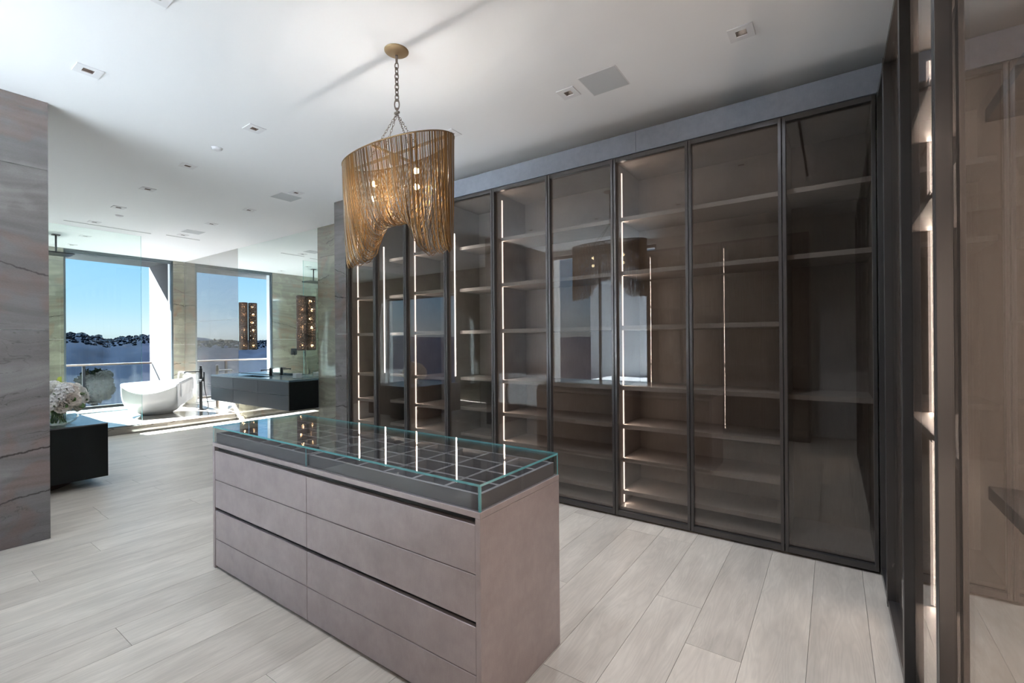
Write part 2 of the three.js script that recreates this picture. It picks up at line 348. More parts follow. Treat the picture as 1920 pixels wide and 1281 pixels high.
// local frame: x along the front, front plane at z = 0 facing +z
function wardrobe(name, label, w, doors, o, pos, turn, group) {
  const t = thing(name, label, 'wardrobe', pos, turn, group);
  const D = 0.6, e = 0.0005;
  put('side_panel', bx(e, 0.02, 0.055, DH - 0.03, -D, -0.05), M.interior, t);
  put('side_panel', bx(w - 0.02, w - e, 0.055, DH - 0.03, -D, -0.05), M.interior, t);
  put('back_panel', bx(0.02, w - 0.02, 0.055, DH - 0.03, -D, -D + 0.015), M.interior, t);
  put('top_panel', bx(e, w - e, DH - 0.03, DH, -D, -0.045), M.interior, t);
  put('bottom_panel', bx(0.02, w - 0.02, 0.055, 0.08, -D + 0.015, -0.05), M.shelf, t);
  put('plinth', bx(0.001, w - 0.001, 0, 0.054, -D, -0.06), M.black, t);
  const sz = o.shelfFront ?? -0.13, lz = o.ledZ ?? -0.145;
  const panelsX = [[0.02, w - 0.02]];
  if (o.divider) {
    put('divider_panel', bx(o.divider - 0.01, o.divider + 0.01, 0.08, DH - 0.03, -D + 0.015, -0.06), M.interior, t);
    panelsX[0] = [0.02, o.divider - 0.01]; panelsX.push([o.divider + 0.01, w - 0.02]);
  }
  panelsX.forEach(([x0, x1], k) => {
    for (const y of o.shelves) put('shelf', bx(x0, x1, y - 0.036, y, -D + 0.016, k ? sz - 0.1 : sz, 0.002), M.shelf, t);
  });
  const strip = (x, dir, ys, m) => {
    for (let i = 0; i + 1 < ys.length; i++) put('led_strip', bx(Math.min(x, x + dir * 0.006), Math.max(x, x + dir * 0.006), ys[i] + 0.004, ys[i + 1] - 0.04, lz - 0.007, lz + 0.007), m, t);
    const a = ys[0], b = ys[ys.length - 1] - 0.04, L = new THREE.RectAreaLight(m === M.led ? rgb(1, 0.83, 0.72) : rgb(1, 0.94, 0.89), o.led ?? LED, 0.014, b - a);
    L.position.set(x + dir * 0.009, (a + b) / 2, lz); L.lookAt(new THREE.Vector3(x + dir * 2, (a + b) / 2, lz)); L.name = 'led_light'; t.add(L);
  };
  const full = [0.085, ...o.shelves.slice().sort((p, q) => p - q), DH + 0.01 - 0.06];
  if (o.led !== 0 && !o.ledRight) strip(0.02, 1, full, M.led);
  if (o.led !== 0 && o.ledRight) strip(w - 0.02, -1, full, M.led);
  if (o.divider) strip(o.divider + 0.01, 1, [1.115, 2.76], M.ledWhite);
  let x = 0;
  for (const dw of doors) {
    const a = x + 0.003, b = x + dw - 0.003, y0 = 0.018, y1 = DH - 0.004, s = 0.021;
    const d = put('glass_door', [bx(a, a + s, y0, y1, -0.037, 0, 0.002), bx(b - s, b, y0, y1, -0.037, 0, 0.002), bx(a + s, b - s, y0, y0 + 0.038, -0.038, -0.004), bx(a + s, b - s, y1 - 0.034, y1, -0.038, -0.004)], M.bronze, t);
    put('glass_pane', bx(a + s - 0.004, b - s + 0.004, y0 + 0.03, y1 - 0.03, -0.036, -0.031), M.smoked, d);
    x += dw;
  }
  return t;
}
const ZF = -3.72, SH = [0.197, 0.478, 0.77, 1.107, 1.632, 2.108, 2.58];
const bay = (x0, x1) => [x0, 0, ZF];
wardrobe('wardrobe', 'smoked glass wardrobe bay next to the stone pier, two narrow doors, behind the chandelier', 1.093, [0.54, 0.553], { shelves: SH, divider: 0.54 }, bay(-5.23), 0);
wardrobe('wardrobe', 'smoked glass wardrobe bay second from the stone pier, with a bright white centre light', 1.302, [0.648, 0.654], { shelves: SH, divider: 0.648 }, bay(-4.137), 0);
wardrobe('wardrobe', 'smoked glass wardrobe bay in the middle of the run, right behind the island end', 1.3, [0.652, 0.648], { shelves: SH }, bay(-2.835), 0);
wardrobe('wardrobe', 'smoked glass wardrobe bay with a full-height light strip, under the joint in the fascia', 1.248, [0.617, 0.631], { shelves: SH }, bay(-1.535), 0);
wardrobe('wardrobe', 'unlit dark glass wardrobe bay with one door in the room corner', 0.52, [0.52], { shelves: [1.107, 2.108, 2.58], led: 0 }, bay(-0.287), 0);
const XR = 0.235, SR = [1.107, 2.108, 2.58];
wardrobe('wardrobe', 'narrow glass wardrobe bay on the right wall, seen edge-on at the room corner', 0.42, [0.42], { shelves: SR, led: 0 }, [XR, 0, -3.715], -Math.PI / 2);
wardrobe('wardrobe', 'glass wardrobe bay on the right wall with a broken light strip between two door frames', 1.545, [0.75, 0.795], { shelves: SR, ledZ: -0.187, led: 160, shelfFront: -0.095 }, [XR, 0, -3.29], -Math.PI / 2);
wardrobe('wardrobe', 'nearest glass wardrobe bay on the right wall, cut by the right edge of the picture', 1.5, [0.8, 0.7], { shelves: SR, ledZ: -0.2, led: 420, ledRight: true, shelfFront: -0.1 }, [XR, 0, -1.745], -Math.PI / 2);
for (const x of [-0.28, -1.47]) wardrobe('wardrobe', 'glass wardrobe bay on the near wall, only its lit strip mirrored in the doors', 1.18, [0.59, 0.59], { shelves: [1.107, 2.108, 2.58], ledRight: true }, [x, 0, 0.36], Math.PI, 'wardrobes on the near wall');
// fascia over the wardrobes
{
  const f = struct('trim_1', 'lacquered fascia over the wardrobes, skylight blue put into its colour');
  put('fascia_panel', bx(-5.232, -1.3365, DH + 0.006, 3.245, ZF - 0.03, ZF - 0.008), M.fascia, f);
  put('fascia_panel', bx(-1.3335, 0.85, DH + 0.006, 3.245, ZF - 0.03, ZF - 0.008), M.fascia, f);
  put('backing', bx(-5.23, 0.85, DH + 0.004, 3.24, -4.39, ZF - 0.031), M.interior, f);
}

// ------------------------------------------------------------------ island
{
  const t = thing('island_dresser', 'taupe lacquered dressing island with eight drawers and a glass display top', 'island', [-2.275, 0, -1.69]);
  const hw = 1.155, hd = 0.31;
  put('end_panel', bx(-hw, -hw + 0.026, 0, 0.8145, -hd, hd, 0.0015), M.lacquer, t);
  put('end_panel', bx(hw - 0.026, hw, 0, 0.8145, -hd, hd, 0.0015), M.lacquer, t);
  put('top_frame', bx(-hw, hw, 0.8155, 0.84, -hd, hd, 0.0015), M.lacquer, t);
  put('carcass', bx(-hw + 0.026, hw - 0.026, 0.03, 0.8, -hd + 0.004, hd - 0.03), M.lacquerEdge, t);
  put('plinth', bx(-hw + 0.026, hw - 0.026, 0, 0.03, -hd + 0.03, hd - 0.02), M.black, t);
  put('handle_groove', [bx(-hw + 0.027, hw - 0.027, 0.386, 0.408, hd - 0.0305, hd - 0.026), bx(-hw + 0.027, hw - 0.027, 0.79, 0.814, hd - 0.0305, hd - 0.026)], M.black, t, 'dark shadow gap used as a drawer pull');
  for (const [x0, x1] of [[-hw + 0.028, -0.0435], [-0.0405, hw - 0.028]]) for (const [y0, y1] of [[0.018, 0.196], [0.199, 0.387], [0.407, 0.5905], [0.5935, 0.788]]) put('drawer_front', bx(x0, x1, y0, y1, hd - 0.024, hd - 0.003, 0.003), M.lacquer, t);
  // jewellery trays
  for (const [x0, x1, nx] of [[-hw + 0.018, -0.05, 6], [-0.036, hw - 0.018, 6]]) {
    const z0 = -hd + 0.018, z1 = hd - 0.018, y0 = 0.8402, y1 = 0.902, w = 0.016;
    const parts = [bx(x0, x1, y0, y1, z1 - w, z1, 0.001), bx(x0, x1, y0, y1, z0, z0 + w, 0.001), bx(x0, x0 + w, y0, y1, z0 + w, z1 - w), bx(x1 - w, x1, y0, y1, z0 + w, z1 - w)];
    const tr = put('organiser_tray', parts, M.tray, t);
    put('tray_lining', bx(x0 + w, x1 - w, y0, y0 + 0.006, z0 + w, z1 - w), M.trayIn, tr);
    for (let i = 1; i < nx; i++) { const x = lerp(x0 + w / 2, x1 - w / 2, i / nx); put('tray_divider', bx(x - 0.008, x + 0.008, y0 + 0.006, y1 - 0.002, z0 + w, z1 - w), M.tray, tr); }
    for (let j = 1; j < 4; j++) { const z = lerp(z0 + w / 2, z1 - w / 2, j / 4); put('tray_divider', bx(x0 + w, x1 - w, y0 + 0.006, y1 - 0.0025, z - 0.008, z + 0.008), M.tray, tr); }
  }
  // glass case
  const g0 = 0.8405, g1 = 0.938, k = 0.008, c = hw - 0.004, d = hd - 0.004;
  put('glass_panel', bx(-c, -0.044, g0, g1, d - k, d), M.caseGlass, t);
  put('glass_panel', bx(-0.042, c, g0, g1, d - k, d), M.caseGlass, t);
  put('glass_panel', bx(-c, c, g0, g1, -d, -d + k), M.caseGlass, t);
  put('glass_panel', bx(-c, -c + k, g0, g1, -d + k, d - k), M.caseGlass, t);
  put('glass_panel', bx(c - k, c, g0, g1, -d + k, d - k), M.caseGlass, t);
  put('glass_top', bx(-c, c, g1 + 0.0005, g1 + 0.0105, -d, d), M.caseGlass, t);
  const q = 0.0008, y0 = g1 + 0.0008, y1 = g1 + 0.0102;
  put('glass_edge', [bx(-c, c, y0, y1, d, d + q), bx(-c, c, y0, y1, -d - q, -d), bx(-c - q, -c, y0, y1, -d, d), bx(c, c + q, y0, y1, -d, d), bx(c, c + q, g0, g1, d - k, d), bx(c - k, c, g0, g1, d, d + q), bx(-c, -c + k * 0.6, g0, g1, d, d + q), bx(-0.0455, -0.0405, g0, g1, d, d + q), bx(c, c + q, g0, g1, -d, -d + k)], M.teal, t, 'teal polished edge of the glass');
}

// ------------------------------------------------------------------ chandelier
{
  const cx = -2.335, cz = -2.02, a = 0.495, b = 0.18, yr = 2.735;
  const t = thing('chandelier', 'oval chandelier of draped gold chains hanging over the island', 'chandelier', [cx, 0, cz]);
  const prof = [[0.0, 0.012], [0.012, 0.012], [0.016, 0.016], [0.045, 0.018], [0.07, 0.025], [0.077, 0.031], [0.077, 0.0345]].map((p) => new THREE.Vector2(...p));
  put('canopy', new THREE.LatheGeometry(prof, 40).translate(0.03, H - 0.035, 0), M.brass, t);
  const ox = 0.03;
  const links = [cyl(0.009, 0.007, 0.05, ox, H - 0.08, 0)];
  const link = (y, turn, rx, ry, r) => { const g = new THREE.TorusGeometry(1, r / rx, 6, 18).scale(rx, ry, rx).rotateY(turn).translate(ox, y, 0).toNonIndexed(); links.push(g); };
  let y = H - 0.098;
  for (let i = 0; i < 7; i++) { link(y, i % 2 ? Math.PI / 2 : 0.6, 0.011, 0.022, 0.0032); y -= 0.034; }
  link(y - 0.012, 0.6, 0.015, 0.032, 0.004); y -= 0.05;
  put('chain', links, M.pewter, t);
  put('hanger_block', [cyl(0.004, 0.004, 0.03, ox, y - 0.012, 0), bx(ox - 0.02, ox + 0.02, y - 0.022, y - 0.008, -0.008, 0.008, 0.003)], M.pewter, t);
  const top = new THREE.Vector3(ox, y - 0.02, 0);
  for (const ang of [150, 205, 335, 25]) {
    const e = new THREE.Vector3(0.2 * Math.cos(ang * R), yr, 0.1 * Math.sin(ang * R)), n = 16, gs = [];
    const dir = e.clone().sub(top), L = dir.length(), qq = new THREE.Quaternion().setFromUnitVectors(new THREE.Vector3(0, 1, 0), dir.clone().normalize());
    for (let i = 0; i < n; i++) { const g = new THREE.TorusGeometry(0.0058, 0.0015, 5, 12).scale(1, 1.9, 1).rotateY(i % 2 ? 1.57 : 0).applyQuaternion(qq), p = top.clone().addScaledVector(dir, (i + 0.5) / n); g.translate(p.x, p.y, p.z); gs.push(g.toNonIndexed()); }
    put('suspension_chain', gs, M.pewter, t);
  }
  const ringPts = []; for (let i = 0; i < 48; i++) { const f = i / 48 * 2 * Math.PI; ringPts.push([a * Math.cos(f), yr, b * Math.sin(f)]); }
  put('rim_ring', tube(ringPts, 0.005, 120, 6, true), M.goldDark, t);
  put('cross_bar', bx(-a, a, yr - 0.018, yr - 0.003, -0.006, 0.006), M.brass, t);
  put('cross_bar', bx(-0.006, 0.006, yr - 0.018, yr - 0.003, -b, b), M.brass, t);
  put('hub', [cyl(0.04, 0.03, 0.05, 0, yr - 0.07, 0), cyl(0.008, 0.008, 0.2, 0, yr - 0.26, 0)], M.brass, t);
  for (const s of [-1, 1]) for (const yy of [yr - 0.16, yr - 0.26]) {
    const arm = put('lamp_arm', [tube([[0, yy - 0.02, 0], [s * 0.08, yy - 0.035, 0], [s * 0.15, yy - 0.02, 0]], 0.005, 12, 6), cyl(0.011, 0.009, 0.022, s * 0.18, yy - 0.012, 0).rotateZ(0)], M.brass, t);
    const X = s * 0.205;
    put('bulb', [new THREE.SphereGeometry(0.04, 20, 14).translate(X, yy, 0)], M.bulbGlass, arm);
    put('bulb_filament', [new THREE.SphereGeometry(0.019, 14, 10).translate(X, yy, 0)], M.filament, arm);
    const L = new THREE.PointLight(rgb(1, 0.94, 0.89), BULB); L.position.set(X, yy, 0); L.shadow.radius = 0.4; L.castShadow = true; L.name = 'bulb_light'; t.add(L);
  }
  const groups = [[], [], []], N = 175;
  for (let i = 0; i < N; i++) {
    const th = Math.PI * clamp((i + 0.5 + rr(-0.35, 0.35)) / N, 0.002, 0.998); // equal steps along the oval give closer chains at the ends
    const x0 = a * Math.cos(th), zb = b * Math.sin(th), s = Math.abs(x0 / a);
    const yb = 2.045 + 0.225 * (1 - smooth(s, 0.22, 0.72)) + rr(-0.016, 0.02), k = 2.6 + 1.2 * s, lean = rr(-0.012, 0.012), pull = -Math.sign(x0) * 0.035 * (1 - smooth(Math.abs(s - 0.6), 0, 0.35));
    const pts = [], n = 26;
    for (let j = 0; j <= n; j++) {
      const z = Math.cos(Math.PI * j / n), yy = yb + (yr - yb) * (Math.cosh(k * z) - 1) / (Math.cosh(k) - 1), dn = (yr - yy) / (yr - yb);
      pts.push([x0 + (lean + pull) * dn * dn + 0.004 * n2(i * 3.1, dn * 2.5 + (z > 0 ? 0 : 9)) * dn, yy, zb * z]);
    }
    groups[rnd() < 0.5 ? 0 : rnd() < 0.6 ? 1 : 2].push(tube(pts, 0.0023, 40, 5));
    if (i % 5 === 0) { // second, looser layer just inside
      const q = pts.map(([x, yy, z]) => [x * 0.97 + 0.004, lerp(yr, yy, 0.93), z * 0.93]);
      groups[rnd() < 0.6 ? 0 : 1].push(tube(q, 0.0018, 36, 5));
    }
  }
  tag(put('chain_fringe', groups[0], M.gold, t), 'gold chains', null, null, 'stuff');
  tag(put('chain_fringe', groups[1], M.goldDark, t), 'dark bronze chains', null, null, 'stuff');
  tag(put('chain_fringe', groups[2], M.chainSilver, t), 'pewter chains', null, null, 'stuff');
}

// ------------------------------------------------------------------ ceiling fittings
{
  const sh = new THREE.Shape([[-0.07, -0.07], [0.07, -0.07], [0.07, 0.07], [-0.07, 0.07]].map((p) => new THREE.Vector2(...p)));
  sh.holes.push(new THREE.Path([[-0.031, -0.031], [-0.031, 0.031], [0.031, 0.031], [0.031, -0.031]].map((p) => new THREE.Vector2(...p))));
  const plate = metreUV(new THREE.ExtrudeGeometry(sh, { depth: 0.006, bevelEnabled: false }).rotateX(-Math.PI / 2).translate(0, -0.006, 0));
  const baf = mergeGeometries([bx(-0.031, -0.029, 0, 0.05, -0.031, 0.031), bx(0.029, 0.031, 0, 0.05, -0.031, 0.031), bx(-0.029, 0.029, 0, 0.05, -0.031, -0.029), bx(-0.029, 0.029, 0, 0.05, 0.029, 0.031), bx(-0.031, 0.031, 0.05, 0.053, -0.031, 0.031)]);
  const lens = new THREE.CylinderGeometry(0.025, 0.025, 0.004, 20).translate(0, 0.034, 0);
  for (const [x, z, label] of lights) {
    const t = thing('downlight', label ?? 'square recessed downlight added out of view in the ceiling to light the floor', 'ceiling light', [x, H, z], 0, label ? 'square recessed downlights' : 'added downlights out of view');
    put('plate', plate, M.plate, t); put('baffle', baf, M.baffle, t); put('lamp_lens', lens, M.lampGlow, t);
    const L = new THREE.SpotLight(rgb(0.86, 0.955, 1.1), x > -2.5 ? SPOT * 1.5 : x > -5.3 ? SPOT * 0.7 : x === -7.2 ? SPOT * 1.6 : SPOT * 0.35, 0, 62 * R, 0.7); L.name = 'downlight_lamp';
    L.position.set(0, -0.012, 0); L.target.position.set(0, -1, 0); L.castShadow = true; t.add(L, L.target);
  }
  const spk = [[-1.353, -3.13, 0.275, 'large square ceiling speaker over the middle wardrobes'], [-5.77, -3.2, 0.27, 'square ceiling speaker in the sun streak near the stone pier'], [-8.8, -3.27, 0.26, 'square ceiling speaker next to the short slot by the window']];
  for (const [x, z, w, label] of spk) {
    const t = thing('ceiling_speaker', label, 'speaker', [x, H, z]), h = w / 2;
    put('grille', bx(-h, h, -0.004, -0.001, -h, h), M.grille, t);
    put('frame', [bx(-h - 0.006, -h, -0.003, 0, -h - 0.006, h + 0.006), bx(h, h + 0.006, -0.003, 0, -h - 0.006, h + 0.006), bx(-h, h, -0.003, 0, -h - 0.006, -h), bx(-h, h, -0.003, 0, h, h + 0.006)], M.plate, t);
  }
  for (const [x, z0, z1, label] of [[-9.495, -2.9, -1.82, 'long dark slot diffuser in the ceiling before the shower glass'], [-9.4, -3.6, -3.09, 'short dark slot diffuser in the ceiling near the vanity'], [-0.23, -2.84, -1.18, 'long black slot diffuser by the right wardrobes, seen mirrored in the corner door']]) {
    const t = thing('slot_diffuser', label, 'air vent', [x, H, (z0 + z1) / 2]), h = (z1 - z0) / 2;
    put('slot', bx(-0.01, 0.01, -0.003, -0.0005, -h, h), M.black, t);
    put('trim_flange', [bx(-0.02, -0.01, -0.004, 0, -h, h), bx(0.01, 0.02, -0.004, 0, -h, h)], M.plate, t);
  }
  for (const [x, z, label] of [[-4.857, -2.013, 'round white smoke detector between the downlights of the middle row'], [-8.518, -2.226, 'round white detector near the long slot in the bathroom ceiling']]) {
    const t = thing('smoke_detector', label, 'smoke detector', [x, H, z]);
    put('cover', new THREE.LatheGeometry([[0, -0.02], [0.03, -0.019], [0.042, -0.012], [0.046, 0]].map((p) => new THREE.Vector2(...p)), 28), M.plate, t);
    put('base_ring', cyl(0.05, 0.05, 0.004, 0, -0.004, 0, 28), M.plate, t);
  }
}

// ------------------------------------------------------------------ bathroom
{ // shower screen
  const t = thing('shower_screen', 'tall frameless glass screen standing on the bath platform', 'glass screen', [-9.84, 0.12, 0]);
  put('glass_panel', bx(-0.006, 0.006, 0.006, H - 0.125, -2.86, -0.6), M.screen, t);
  put('glass_panel', bx(-0.006, 0.006, 0.006, H - 0.125, -0.595, 1.6), M.screen, t);
  put('floor_channel', bx(-0.012, 0.012, 0.0002, 0.012, -2.86, 1.6), M.darkFrame, t);
  put('glass_edge', bx(-0.006, 0.006, 0.006, H - 0.125, -2.8615, -2.86), M.teal, t);
}
{ // bathtub, long axis along the window
  const t = thing('bathtub', 'white freestanding bathtub with swooping rim in front of the window', 'bathtub', [-11.12, 0.1202, -3.48]);
  const A = 0.57, B = 0.37, n = 72, rim = (f) => 0.64 - 0.19 * Math.pow(Math.max(0, Math.cos(f - 1.08)), 2) + 0.03 * Math.pow(Math.max(0, -Math.cos(f)), 2);
  const P = (f, s, y, inset = 0) => { const ex = 1; const c = Math.cos(f), q = Math.sin(f); return [(B * s - inset) * Math.sign(q) * Math.pow(Math.abs(q), ex), y, (A * s - inset) * Math.sign(c) * Math.pow(Math.abs(c), ex)]; };
  const rows = [];
  const outer = (v) => 0.46 + 0.54 * (1 - Math.pow(1 - v, 3.6));
  for (let i = 0; i <= 14; i++) { const v = i / 14; rows.push((f) => P(f, outer(v), 0.012 + (rim(f) - 0.022) * Math.pow(v, 1.12))); }
  rows.unshift((f) => P(f, 0.02, 0)); rows.splice(1, 0, (f) => P(f, 0.47, 0));
  for (const [ins, dy] of [[-0.004, -0.006], [0.004, 0.002], [0.014, 0.004], [0.024, 0], [0.028, -0.012]]) rows.push((f) => P(f, 1, rim(f) - 0.01 + dy, ins));
  for (let i = 1; i <= 10; i++) { const v = 1 - i / 10; rows.push((f) => P(f, 0.42 + 0.58 * (1 - Math.pow(1 - v, 2.6)), 0.09 + (rim(f) - 0.11) * v, 0.03)); }
  rows.push((f) => P(f, 0.02, 0.085));
  const pos = [], idx = [];
  rows.forEach((r) => { for (let j = 0; j < n; j++) pos.push(...r(j / n * 2 * Math.PI)); });
  for (let i = 0; i + 1 < rows.length; i++) for (let j = 0; j < n; j++) { const a = i * n + j, b = i * n + (j + 1) % n, c = a + n, d = b + n; idx.push(a, c, b, b, c, d); }
  const g = new THREE.BufferGeometry(); g.setAttribute('position', new THREE.Float32BufferAttribute(pos, 3)); g.setIndex(idx); g.computeVertexNormals();
  g.setAttribute('uv', new THREE.Float32BufferAttribute(new Float32Array(pos.length / 3 * 2), 2));
  put('shell', g, M.tub, t);
  put('drain', cyl(0.03, 0.03, 0.006, 0, 0.085, 0, 20), M.blackMetal, t);
  // towel over the rim at the wall end
  const tw = thing('bath_towel', 'folded white towel draped over the high end of the bathtub', 'towel', [-11.12, 0.1202, -3.48]);
  const sheet = (f0, f1, low0, low1, off) => {
    const U = 22, V = 30, p = [], id = [];
    for (const side of [0, 1]) for (let i = 0; i <= V; i++) for (let j = 0; j <= U; j++) {
      const u = j / U, f = lerp(f0, f1, u), v = i / V, th = off + side * 0.014;
      let q; const top = rim(f) + 0.004;
      if (v < 0.25) { const k = v / 0.25; q = P(f, 1, top - 0.16 * (1 - k), 0.045 + 0.02 * (1 - k) + side * 0.014); q[1] += 0; }
      else if (v < 0.4) { const k = (v - 0.25) / 0.15; q = P(f, 1, top + th + 0.008 * Math.sin(k * Math.PI), lerp(0.045, -0.014 - th, k)); }
      else { const k = (v - 0.4) / 0.6; const drop = lerp(low0, low1, u); q = P(f, 1, top - drop * k, -0.016 - th - 0.01 * Math.sin(u * 19 + k * 2) * k); }
      p.push(...q);
    }
    const W = U + 1, S = (V + 1) * W;
    for (let i = 0; i < V; i++) for (let j = 0; j < U; j++) { const a = i * W + j, b = a + 1, c = a + W, d = c + 1; id.push(a, c, b, b, c, d, S + a, S + b, S + c, S + b, S + d, S + c); }
    for (let i = 0; i < V; i++) for (const j of [0, U]) { const a = i * W + j, c = a + W; if (j) id.push(a, c, S + a, c, S + c, S + a); else id.push(a, S + a, c, c, S + a, S + c); }
    for (let j = 0; j < U; j++) for (const i of [0, V]) { const a = i * W + j, b = a + 1; id.push(a, b, S + a, b, S + b, S + a); }
    const gg = new THREE.BufferGeometry(); gg.setAttribute('position', new THREE.Float32BufferAttribute(p, 3)); gg.setIndex(id); gg.computeVertexNormals(); gg.setAttribute('uv', new THREE.Float32BufferAttribute(new Float32Array(p.length / 3 * 2), 2)); return gg;
  };
  put('towel_body', sheet(1.95, 2.95, 0.44, 0.4, 0.002), M.towel, tw);
  put('towel_fold', sheet(2.05, 2.93, 0.27, 0.2, 0.022), M.towel, tw);
}
{ // floor-standing bath filler
  const t = thing('bath_filler', 'black floor-standing bath filler with hand shower beside the bathtub', 'faucet', [-10.95, 0.1202, -4.19]);
  put('base_plate', cyl(0.055, 0.06, 0.018, 0, 0, 0, 28), M.blackMetal, t);
  put('column', [cyl(0.03, 0.03, 0.85, 0, 0.018, 0, 24), cyl(0.022, 0.022, 0.06, 0, 0.868, 0, 20)], M.blackMetal, t);
  put('spout', [bx(-0.016, 0.016, 0.8, 0.822, 0, 0.3, 0.004), bx(-0.014, 0.014, 0.785, 0.8, 0.275, 0.3)], M.blackMetal, t);
  put('mixer_body', [bx(-0.03, 0.1, 0.6, 0.64, -0.03, 0.03, 0.006), cyl(0.016, 0.016, 0.05, 0.09, 0.64, 0, 16)], M.blackMetal, t);
  put('hand_shower', [cyl(0.012, 0.015, 0.2, 0.085, 0.6, -0.03, 16)], M.blackMetal, t);
  put('hose', [tube([[0.085, 0.6, -0.03], [0.1, 0.42, -0.04], [0.16, 0.2, -0.06], [0.2, 0.06, -0.06], [0.15, 0.014, -0.03], [0.05, 0.03, 0.0]], 0.008, 40, 8)], M.blackMetal, t);
}
{ // vanity
  const x0 = -9.615, x1 = -6.9, zf = -3.85, y0 = 0.455, y1 = 0.93;
  const t = thing('vanity_unit', 'long floating dark vanity under the mirror, sky tint put into its colour, with a dark sink', 'vanity', [(x0 + x1) / 2, 0, ZB]);
  const hw = (x1 - x0) / 2, d = zf - ZB;
  put('carcass', bx(-hw, hw - 0.02, y0, 0.5, 0.002, d - 0.024), M.vanity, t);
  put('back_panel', bx(-hw + 0.02, hw - 0.02, 0.5, y1 - 0.03, 0.002, 0.02), M.vanity, t);
  put('end_panel', bx(hw - 0.02, hw, y0, y1 - 0.028, 0.002, d, 0.002), M.blackBox, t);
  put('end_panel', bx(-hw, -hw + 0.02, 0.5, y1 - 0.028, 0.002, d - 0.024), M.vanity, t);
  const cols = [-hw, -8.735 - (x0 + x1) / 2, -7.869 - (x0 + x1) / 2, hw - 0.02];
  for (let i = 0; i < 3; i++) for (const [a, b] of [[y0 + 0.001, 0.69], [0.694, y1 - 0.03]]) put('drawer_front', bx(cols[i] + 0.0015, cols[i + 1] - 0.0015, a, b, d - 0.022, d, 0.002), M.vanity, t);
  const s = new THREE.Shape([[-hw, -d - 0.004], [hw + 0.004, -d - 0.004], [hw + 0.004, -0.002], [-hw, -0.002]].map((p) => new THREE.Vector2(...p)));
  const sinks = [[-0.06, 0.4]];
  for (const [sx, sw] of sinks) s.holes.push(new THREE.Path([[sx - sw, -d + 0.07], [sx - sw, -0.16], [sx + sw, -0.16], [sx + sw, -d + 0.07]].map((p) => new THREE.Vector2(...p))));
  put('countertop', metreUV(new THREE.ExtrudeGeometry(s, { depth: 0.028, bevelEnabled: false }).rotateX(-Math.PI / 2).translate(0, y1 - 0.028, 0)), M.vanityTop, t);
  for (const [sx, sw] of sinks) { const b0 = d - 0.07, a = 0.16, yb = y1 - 0.17; put('basin', [bx(sx - sw, sx + sw, yb, yb + 0.01, a, b0), bx(sx - sw - 0.01, sx - sw, yb, y1 - 0.029, a, b0), bx(sx + sw, sx + sw + 0.01, yb, y1 - 0.029, a, b0), bx(sx - sw, sx + sw, yb, y1 - 0.029, a - 0.01, a), bx(sx - sw, sx + sw, yb, y1 - 0.029, b0, b0 + 0.01)], M.black, t); }
  sinks.forEach(([sx], i) => {
    const f = thing('basin_faucet', ['black lever faucet standing behind the sink of the vanity'][i], 'faucet', [(x0 + x1) / 2 + sx + 0.1, y1 + 0.0003, ZB + 0.1]);
    put('body', cyl(0.024, 0.026, 0.13, 0, 0, 0, 20), M.blackMetal, f);
    put('spout', [bx(-0.013, 0.013, 0.1, 0.118, 0, 0.17, 0.003), bx(-0.011, 0.011, 0.09, 0.1, 0.15, 0.17)], M.blackMetal, f);
    put('lever', [bx(-0.01, 0.13, 0.132, 0.142, -0.008, 0.008, 0.003), cyl(0.018, 0.018, 0.012, 0, 0.13, 0, 16)], M.blackMetal, f);
  });
  const c = thing('tissue_box', 'small square clear box on the right end of the vanity top', 'box', [-7.22, y1 + 0.0003, -4.17]);
  put('case', [bx(-0.06, 0.06, 0, 0.006, -0.06, 0.06), bx(-0.06, -0.055, 0.006, 0.115, -0.06, 0.06), bx(0.055, 0.06, 0.006, 0.115, -0.06, 0.06), bx(-0.055, 0.055, 0.006, 0.115, -0.06, -0.055), bx(-0.055, 0.055, 0.006, 0.115, 0.055, 0.06)], M.clear, c);
  put('tissue_stack', bx(-0.05, 0.05, 0.007, 0.08, -0.05, 0.05, 0.004), M.towel, c);
}
{
  const t = thing('wall_mirror', 'huge frameless mirror from vanity top to ceiling', 'mirror', [-8.265, 0.94, ZB]);
  put('mirror_glass', bx(-1.362, 1.362, 0, H - 0.945, -0.012, 0.0), M.mirror, t);
  put('backing', bx(-1.362, 1.362, 0, H - 0.945, -0.02, -0.0125), M.black, t);
}
